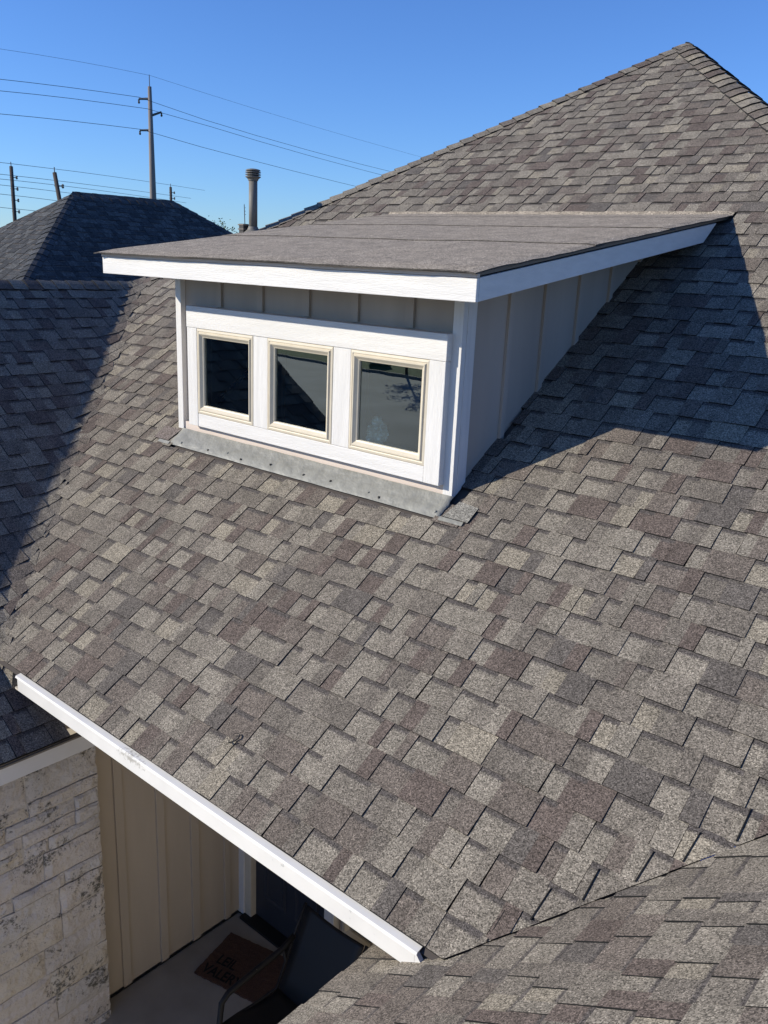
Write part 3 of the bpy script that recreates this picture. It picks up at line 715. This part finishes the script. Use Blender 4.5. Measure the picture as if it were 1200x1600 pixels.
for i in range(3): MB().box(-4.463, -4.377, 3.877, 3.963, 2.60 + i * .042, 2.612 + i * .042).build('louvre_fin', M['drip'], lv)

# neighbour's house
nh = empty('neighbour_house', 'house beyond the left ridge under a dark charcoal hip roof', 'house', (-13.0, 8, -2.95))
AP = Vector((-12.857, 6.838, 3.305)); TN = .69; LN = math.hypot(1, TN); RL = 2.45; DN = 5.2
e0 = AP + Vector((0, RL, 0)); zlow = AP.z - TN * DN
c1 = Vector((AP.x - DN, AP.y - DN, zlow)); c2 = Vector((AP.x + DN, AP.y - DN, zlow)); c3 = Vector((AP.x + DN, e0.y + DN, zlow)); c4 = Vector((AP.x - DN, e0.y + DN, zlow))
rb = MB(); rb.add([c1, c2, c3, c4, AP, e0], [(0, 1, 4), (1, 2, 5, 4), (2, 3, 5), (3, 0, 4, 5), (0, 3, 2, 1)]); nroof = rb.build('hip_roof', M['decking'], nh)
MB().box(c1.x + .5, c2.x - .5, c1.y + .5, c3.y - .5, GZ, zlow - .002).build('house_wall', M['neigh_wall'], nh)
MB().box(c1.x - .02, c2.x + .02, c1.y - .02, c3.y + .02, zlow - .18, zlow - .003).build('gutter_fascia', M['white'], nh)
T_, L_, EX_ = T, L, EX
nmb = MB()
n1 = Vector((0, -TN, 1)) / LN; n2 = Vector((TN, 0, 1)) / LN
f1 = shingle_field(51, lambda a, b: (a, c1.y + b / LN, zlow + TN * b / LN), n1, c1.x, c2.x, 0, 0, int(DN * LN / EX) + 1,
                   [lambda a, b: a - (c1.x + b / LN), lambda a, b: (c2.x - b / LN) - a], PAL_D, lambda a, b, c: .006, None, 1.4)
f2 = shingle_field(52, lambda a, b: (c2.x - b / LN, a, zlow + TN * b / LN), n2, c1.y, c3.y, 0, 0, int(DN * LN / EX) + 1,
                   [lambda a, b: a - (c1.y + b / LN), lambda a, b: (c3.y - b / LN) - a], PAL_D, lambda a, b, c: .006, None, 1.4)
for p in f1 + f2: nmb.add(p[0], p[1], p[2], p[3], p[4])
nmb.build('shingles', [M['dark_shingle'], M['asphalt_edge']], nroof, kind='stuff')
n3 = Vector((0, TN, 1)) / LN; n4 = Vector((-TN, 0, 1)) / LN
PALH = [((.045, .048, .052), 1), ((.06, .063, .067), 1)]
cap_row(c2, AP, n1, n2, nroof, seed=61, step=.20, pal=PALH, w=.15); cap_row(AP, e0, n4, n2, nroof, seed=62, step=.20, pal=PALH, w=.15)
cap_row(c3, e0, n2, n3, nroof, seed=63, step=.20, pal=PALH, w=.15)

# ------------------------------------------------------------------ poles and wires
TRANS = {'topL': [[-49.07, 19.61, 12.44], [-49.66, 21.86, 12.74], [-50.3, 24.29, 13.02], [-50.99, 26.94, 13.28], [-51.74, 29.84, 13.53], [-52.55, 33.03, 13.76], [-53.44, 36.56, 13.97]], 'topR': [[-53.45, 36.56, 13.99], [-54.73, 41.97, 13.86], [-56.25, 48.33, 13.76], [-58.07, 55.91, 13.69], [-60.28, 65.09, 13.65], [-63.03, 76.43, 13.67], [-66.52, 90.8, 13.76], [-71.1, 109.58, 13.95]], 'c1L': [[-48.71, 19.3, 10.83], [-49.26, 21.43, 11.08], [-49.86, 23.72, 11.33], [-50.51, 26.22, 11.58], [-51.22, 28.94, 11.83], [-51.98, 31.92, 12.08], [-52.82, 35.2, 12.33]], 'c1R': [[-53.13, 36.59, 12.17], [-54.38, 41.97, 11.91], [-55.87, 48.3, 11.68], [-57.66, 55.84, 11.5], [-59.85, 64.97, 11.36], [-62.56, 76.24, 11.29], [-66.01, 90.5, 11.33], [-70.55, 109.1, 11.5]], 'c2L': [[-48.56, 19.18, 10.19], [-49.14, 21.39, 10.45], [-49.77, 23.79, 10.71], [-50.45, 26.4, 10.97], [-51.18, 29.26, 11.22], [-51.99, 32.4, 11.46], [-52.87, 35.87, 11.7]], 'c2R': [[-53.19, 37.15, 11.78], [-54.45, 42.53, 11.52], [-55.93, 48.84, 11.27], [-57.7, 56.35, 11.04], [-59.86, 65.41, 10.84], [-62.53, 76.57, 10.67], [-65.91, 90.63, 10.54], [-70.31, 108.91, 10.47]], 'c3L': [[-48.3, 18.95, 9.02], [-48.85, 21.08, 9.23], [-49.44, 23.39, 9.43], [-50.09, 25.89, 9.64], [-50.78, 28.63, 9.84], [-51.54, 31.62, 10.04], [-52.38, 34.92, 10.24]], 'c3R': [[-52.67, 36.19, 10.13], [-53.8, 41.06, 9.9], [-55.12, 46.69, 9.68], [-56.68, 53.28, 9.45], [-58.52, 61.07, 9.22], [-60.75, 70.45, 9.0], [-63.49, 81.93, 8.77], [-66.93, 96.32, 8.55]]}
DIST = {'a': [[-65.38, 27.44, 8.15], [-69.69, 31.77, 8.54], [-74.86, 36.98, 8.98], [-81.19, 43.35, 9.49], [-89.11, 51.33, 10.12], [-99.34, 61.63, 10.89], [-113.04, 75.43, 11.89], [-132.34, 94.87, 13.25], [-161.57, 124.33, 15.27], [-211.1, 174.22, 18.62], [-313.28, 277.18, 25.42], [-647.66, 614.07, 47.45]], 'b': [[-65.2, 27.28, 7.34], [-69.23, 31.34, 7.63], [-74.02, 36.17, 7.96], [-79.82, 42.0, 8.35], [-86.95, 49.2, 8.8], [-95.98, 58.29, 9.36], [-107.74, 70.14, 10.08], [-123.73, 86.26, 11.02], [-146.71, 109.42, 12.34], [-182.58, 145.57, 14.37], [-246.4, 209.9, 17.93], [-391.74, 356.39, 25.94]], 'c': [[-65.12, 27.21, 6.96], [-69.06, 31.18, 7.24], [-73.74, 35.89, 7.56], [-79.36, 41.56, 7.91], [-86.25, 48.5, 8.32], [-94.89, 57.21, 8.8], [-106.07, 68.48, 9.38], [-121.08, 83.61, 10.13], [-142.32, 105.03, 11.13], [-174.7, 137.67, 12.59], [-230.08, 193.51, 15.01], [-346.56, 310.96, 19.96]], 'd': [[-65.03, 27.14, 6.59], [-68.78, 30.91, 6.8], [-73.17, 35.34, 7.04], [-78.41, 40.62, 7.31], [-84.75, 47.02, 7.61], [-92.6, 54.93, 7.96], [-102.56, 64.98, 8.38], [-115.63, 78.15, 8.9]], 'e': [[-64.88, 27.01, 5.92], [-68.23, 30.38, 6.09], [-72.1, 34.28, 6.26], [-76.61, 38.83, 6.44], [-81.95, 44.22, 6.61], [-88.36, 50.69, 6.79], [-96.22, 58.62, 6.98], [-106.07, 68.55, 7.17]], 'f': [[-64.69, 26.84, 5.06], [-68.61, 30.8, 5.13], [-73.27, 35.51, 5.22], [-78.9, 41.18, 5.36]]}

def tall_pole():
    r = empty('utility_pole', 'tall steel-grey transmission pole with three short arms, rising behind the dark roof', 'utility pole', (-53.42 + 0, 36.5, GZ), 'utility poles')
    B_ = Vector((-53.42, 36.5, GZ)); 
    MB().tube([B_, B_ + Vector((0, 0, 16.2))], [.36, .13], 14).build('pole_shaft', M['pole'], r, smooth=True)
    MB().tube([B_ + Vector((0, 0, 16.2)), B_ + Vector((0, 0, 16.95))], .03, 6).build('top_spike', M['wire'], r)
    dirv = Vector((.752, .658, 0)).normalized()
    for zz, s in ((12.45, -1), (11.55, 1), (10.42, -1)):
        a = Vector((-53.42, 36.5, zz)); e = a + dirv * s * .78 + Vector((0, 0, .10 if s > 0 else -.02)); st = a + Vector((0, 0, -.18 if s > 0 else .02))
        am = MB().tube([st, e], [.09, .07], 6).build('cross_arm', M['wire'], r)
        MB().lathe(e + Vector((0, 0, -.30)), [(.05, 0), (.08, .08), (.05, .16), (.07, .26)], 8).build('insulator', M['pole_dark'], am)
    return r
tall_pole()
def small_pole(top, bot, label, rad, nins, side=1):
    top = Vector(top); bot = Vector(bot); d = (bot - top) / max(.1, top.z - bot.z); base = top + d * (top.z - GZ)
    r = empty('utility_pole', label, 'utility pole', base, 'utility poles')
    MB().tube([base, top], [rad * 1.25, rad], 10).build('pole_shaft', M['pole_dark'], r, smooth=True)
    MB().tube([top, top - d * .4 * -1 + Vector((0, 0, .02))], rad * .3, 6) 
    MB().tube([top, top + Vector((0, 0, rad * 2.6))], rad * .25, 6).build('top_pin', M['wire'], r)
    dv = Vector((.752, .658, 0)).normalized()
    for k in range(nins):
        c = top + d * (.9 + k * .95)
        MB().tube([c - dv * rad * 1.2, c + dv * rad * 2.6 * side], rad * .25, 6).build('bracket', M['wire'], r)
        MB().lathe(c + dv * rad * 2.8 * side - Vector((0, 0, rad)), [(.3 * rad, 0), (.7 * rad, rad * .5), (.4 * rad, rad), (.7 * rad, rad * 1.5), (.2 * rad, rad * 2)], 8).build('insulator', M['pole'], r)
small_pole((-74.97, 36.86, 8.75), (-73.69, 36.20, 4.39), 'leftmost dark pole with stacked insulators, near the photo edge', .15, 5)
small_pole((-59.03, 32.08, 7.35), (-58.32, 31.94, 5.51), 'short leaning pole just above the sloping hip of the dark roof', .15, 1)
small_pole((-130.96, 93.41, 12.8), (-130.12, 92.84, 9.65), 'small distant pole right of the tall transmission pole', .22, 2)
small_pole((-206, 172.8, 16.0), (-205.5, 172.5, 13.0), 'faintest far pole seen beside the grey vent pipe', .11, 3)
# transformer cans on the leaning pole
WL = {'top': 'highest thin shield wire, passing over the tip of the tall pole', 'c1': 'wire on the upper left arm of the tall pole', 'c2': 'wire on the right-hand arm of the tall pole', 'c3': 'lowest wire on the tall pole, on its lower left arm'}
for k, lb in WL.items():
    mb = MB(); r_ = .009 if k == 'top' else .016
    mb.tube([Vector(q) for q in TRANS[k + 'L']] + [Vector(q) for q in TRANS[k + 'R']][1:], r_, 5)
    tag(mb.build('power_line', M['wire']), lb, 'power line', 'overhead wires')
DL = {'a': 'top wire of the distant line, from the leftmost pole tip to the far pole', 'b': 'second wire down of the distant line', 'c': 'third wire down of the distant line', 'd': 'fourth wire down of the distant line, ending behind the dark roof', 'e': 'fifth wire down of the distant line, low over the dark roof', 'f': 'lowest wire at the left edge, near the foot of the leftmost pole'}
for k, lb in DL.items():
    pts = [Vector(q) for q in DIST[k]][:(9 if k in 'abc' else 8)]
    tag(MB().tube(pts, [.013 + .00010 * abs(q.x) for q in pts], 5).build('power_line', M['wire']), lb, 'power line', 'overhead wires')

# ------------------------------------------------------------------ trees
def tree(name, label, base, H, cr, n, seed, sparse=False, group=None, leaf=.12):
    rng = random.Random(seed); r = empty(name, label, 'tree', base, group); B_ = Vector(base)
    t = MB(); pts = [B_ + Vector((mnoise.noise(Vector((k, seed, 0))) * .05 * k, mnoise.noise(Vector((0, seed, k))) * .05 * k, H * .75 * k / 6)) for k in range(7)]
    t.tube(pts, [H * .012 * (1.6 - .18 * k) for k in range(7)], 8)
    tips = []
    for k in range(16):
        s = pts[2 + k % 5]; a = rng.random() * 6.28; up = rng.uniform(.3, .9)
        e = s + Vector((math.cos(a), math.sin(a), up)) * cr * rng.uniform(.6, 1.0)
        if e.z > B_.z + H: e.z = B_.z + H * rng.uniform(.93, 1)
        t.tube([s, (s + e) / 2 + Vector((0, 0, cr * .08)), e], [H * .006, H * .004, H * .0015], 5); tips += [e, (s + e) / 2 + Vector((0, 0, cr * .08))]
    t.build('trunk', M['bark'], r)
    c = MB()
    for k in range(n):
        o = rng.choice(tips) + Vector((rng.gauss(0, 1), rng.gauss(0, 1), rng.gauss(0, .8))) * cr * .16
        d1 = Vector((rng.gauss(0, 1), rng.gauss(0, 1), rng.gauss(0, 1))).normalized(); d2 = d1.orthogonal().normalized()
        s = leaf * rng.uniform(.6, 1.2); c.add([o - d1 * s, o + d2 * s * .45, o + d1 * s, o - d2 * s * .45], [(0, 1, 2, 3)])
    c.build('crown', M['leaf'], r)
tree('distant_tree', 'thin twiggy treetop showing between the dark roof and the vent pipe', (-34.9, 28.6, GZ), 7.3, 1.7, 2600, 3, leaf=.07)
tree('young_tree', 'young street tree standing on the lawn, seen mirrored in the right dormer window', (-23.5, -26.4, GZ), 4.2, 1.2, 1500, 8, leaf=.08)
ub = empty('utility_box', 'low green-grey utility box on the lawn, mirrored in the right dormer window', 'utility box', (-27.5, -29.0, GZ))
MB().box(-28.0, -27.0, -29.4, -28.7, GZ, GZ + .85).build('cabinet', M['box_green'], ub, bevel=.02)
MB().box(-28.04, -26.96, -29.44, -28.66, GZ + .85, GZ + .92).build('lid', M['box_green'], ub, bevel=.02)

# ------------------------------------------------------------------ porch
tag(box('porch_floor', M['concrete'], None, -1.86, 1.6, -.6, 1.70, GZ - .02, -2.80, .004), None, None, kind='structure')
tag(MB().box(-900, 900, -900, 900, GZ - .5, GZ - .03).build('ground', M['grass']), None, None, kind='structure')
dv = MB(); dv.add([(-40, -27.2, GZ - .012), (40, -22.0, GZ - .012), (40, -.9, GZ - .012), (-40, -.9, GZ - .012)], [(0, 1, 2, 3)])
tag(dv.build('driveway', M['street']), None, None, kind='structure')
kb = MB(); kb.prism([(-40, -27.35, GZ - .03), (40, -22.15, GZ - .03), (40, -22.02, GZ - .03), (-40, -27.22, GZ - .03)], (0, 0, .13)); tag(kb.build('kerb', M['concrete']), None, None, kind='structure')

matc = Vector((-1.296, 1.372, -2.799)); ang = R(14)
dm = empty('doormat', 'brown coir doormat with black lettering in front of the black door', 'doormat', matc)
def rotz(o, a): o.rotation_euler = (0, 0, a)
rotz(dm, ang)
ml = MB(); nx, ny = 38, 23; rr = random.Random(5); vs = []
for j in range(ny + 1):
    for i in range(nx + 1):
        e = (rr.uniform(-.003, .003), rr.uniform(-.003, .003)) if i in (0, nx) or j in (0, ny) else (0, 0)
        vs.append((-.38 + .76 * i / nx + e[0], -.23 + .46 * j / ny + e[1], .014 + rr.uniform(-.0015, .0015)))
W_ = nx + 1; n0 = len(vs); vs += [(x, y, 0) for x, y, z_ in vs]
fs = [(j * W_ + i, j * W_ + i + 1, (j + 1) * W_ + i + 1, (j + 1) * W_ + i) for j in range(ny) for i in range(nx)]
rim = list(range(W_)) + [j * W_ + nx for j in range(1, ny + 1)] + [ny * W_ + i for i in range(nx - 1, -1, -1)] + [j * W_ for j in range(ny - 1, 0, -1)]
fs += [(rim[i], n0 + rim[i], n0 + rim[(i + 1) % len(rim)], rim[(i + 1) % len(rim)]) for i in range(len(rim))]
ml.add(vs, fs); o = ml.build('mat_pad', M['coir'], None, origin=(0, 0, 0)); o.parent = dm; o.location = (0, 0, 0)
for txt, x, y in (('LEIL', -.30, -.075), ('VALERY', -.345, -.195)):
    cu = bpy.data.curves.new('lettering', 'FONT'); cu.body = txt; cu.size = .125; cu.extrude = .001; cu.offset = .002; cu.space_character = 1.0
    to = bpy.data.objects.new('tmp', cu); C.objects.link(to); bpy.context.view_layer.update()
    me = bpy.data.meshes.new_from_object(to.evaluated_get(bpy.context.evaluated_depsgraph_get())); bpy.data.objects.remove(to)
    me.name = 'lettering'; me.materials.clear(); me.materials.append(M['ink'])
    lo = bpy.data.objects.new('lettering', me); C.objects.link(lo); lo.parent = dm; lo.location = (x, y, .0168); lo.scale = (.78, 1, 1)

ch = empty('patio_chair', 'black sling patio chair with a high back standing partly on the doormat', 'chair', (-.5, 1.0, -2.80))
def sheet(name, rows, th, m_):
    """rows: list of (left, right) points; a thin curved cloth"""
    vs = []; n = 8
    for (l_, r_) in rows:
        l_ = Vector(l_); r_ = Vector(r_)
        for i in range(n + 1): f = i / n; vs.append(l_.lerp(r_, f) - Vector((0, 0, .018 * math.sin(math.pi * f))))
    W_ = n + 1; m_rows = len(rows); n0 = len(vs)
    vs += [v - Vector((0, -.3, 1)).normalized() * th for v in vs]
    fs = [(j * W_ + i, j * W_ + i + 1, (j + 1) * W_ + i + 1, (j + 1) * W_ + i) for j in range(m_rows - 1) for i in range(n)]
    fs += [tuple(n0 + q for q in f[::-1]) for f in fs]
    rim = list(range(W_)) + [j * W_ + n for j in range(1, m_rows)] + [(m_rows - 1) * W_ + i for i in range(n - 1, -1, -1)] + [j * W_ for j in range(m_rows - 2, 0, -1)]
    fs += [(rim[i], n0 + rim[i], n0 + rim[(i + 1) % len(rim)], rim[(i + 1) % len(rim)]) for i in range(len(rim))]
    mb = MB(); mb.add(vs, fs); return mb.build(name, m_, ch, smooth=True)
XL, XR = -.76, -.23
back_pts = [(1.14, -2.40), (1.19, -2.30), (1.25, -2.17), (1.32, -2.02), (1.385, -1.90), (1.40, -1.875)]
sheet('backrest', [((XL, y, z), (XR, y, z)) for y, z in back_pts], .012, M['black'])
seat_pts = [(1.16, -2.40), (1.08, -2.415), (.95, -2.40), (.80, -2.375), (.68, -2.365), (.62, -2.39), (.60, -2.43)]
sheet('seat', [((XL - (.03 if 1 < k < 5 else .0), y, z), (XR, y, z)) for k, (y, z) in enumerate(seat_pts)], .014, M['black'])
for x in (XL - .02, XR + .02):
    MB().tube([(x, 1.405, -1.875), (x, 1.32, -2.03), (x, 1.14, -2.42), (x, .80, -2.39), (x, .62, -2.40)], .012, 8).build('side_rail', M['black_metal'], ch, smooth=True)
    MB().tube([(x, 1.30, -2.08), (x - .015, 1.20, -2.14), (x - .02, .95, -2.16), (x - .02, .74, -2.175), (x - .015, .68, -2.21), (x, .64, -2.40), (x, .58, -2.79)], .021, 8).build('armrest', M['black_metal'], ch, smooth=True)
    MB().tube([(x, 1.20, -2.14), (x, 1.26, -2.40), (x, 1.36, -2.79)], .012, 8).build('rear_leg', M['black_metal'], ch, smooth=True)
MB().tube([(XL - .02, .58, -2.77), (XR + .02, .58, -2.77)], .010, 8).build('cross_bar', M['black_metal'], ch)
MB().lathe((XL - .037, .97, -2.148), [(0, 0), (.010, .002), (.009, .006), (0, .009)], 10).build('rivet', M['white_metal'], ch)

# crinkled film inside the right window
rng = random.Random(77); fm = MB(); n_ = 10; vs = []
for j in range(n_ + 1):
    for i in range(n_ + 1):
        u, v = i / n_, j / n_; x = -.705 + .15 * u + .03 * v; zc = 1.352 + (.03 + .13 * math.sin(math.pi * min(1, u * .62 + .28))) * v
        vs.append((x, 1.752 + rng.uniform(-.016, .016) + .02 * v, zc + rng.uniform(-.004, .004)))
W_ = n_ + 1; fm.add(vs, [(j * W_ + i, j * W_ + i + 1, (j + 1) * W_ + i + 1, (j + 1) * W_ + i) for j in range(n_) for i in range(n_)])
tag(fm.build('plastic_film', M['film']), 'crinkled pale plastic film behind the lower left corner of the right dormer window', 'plastic film')
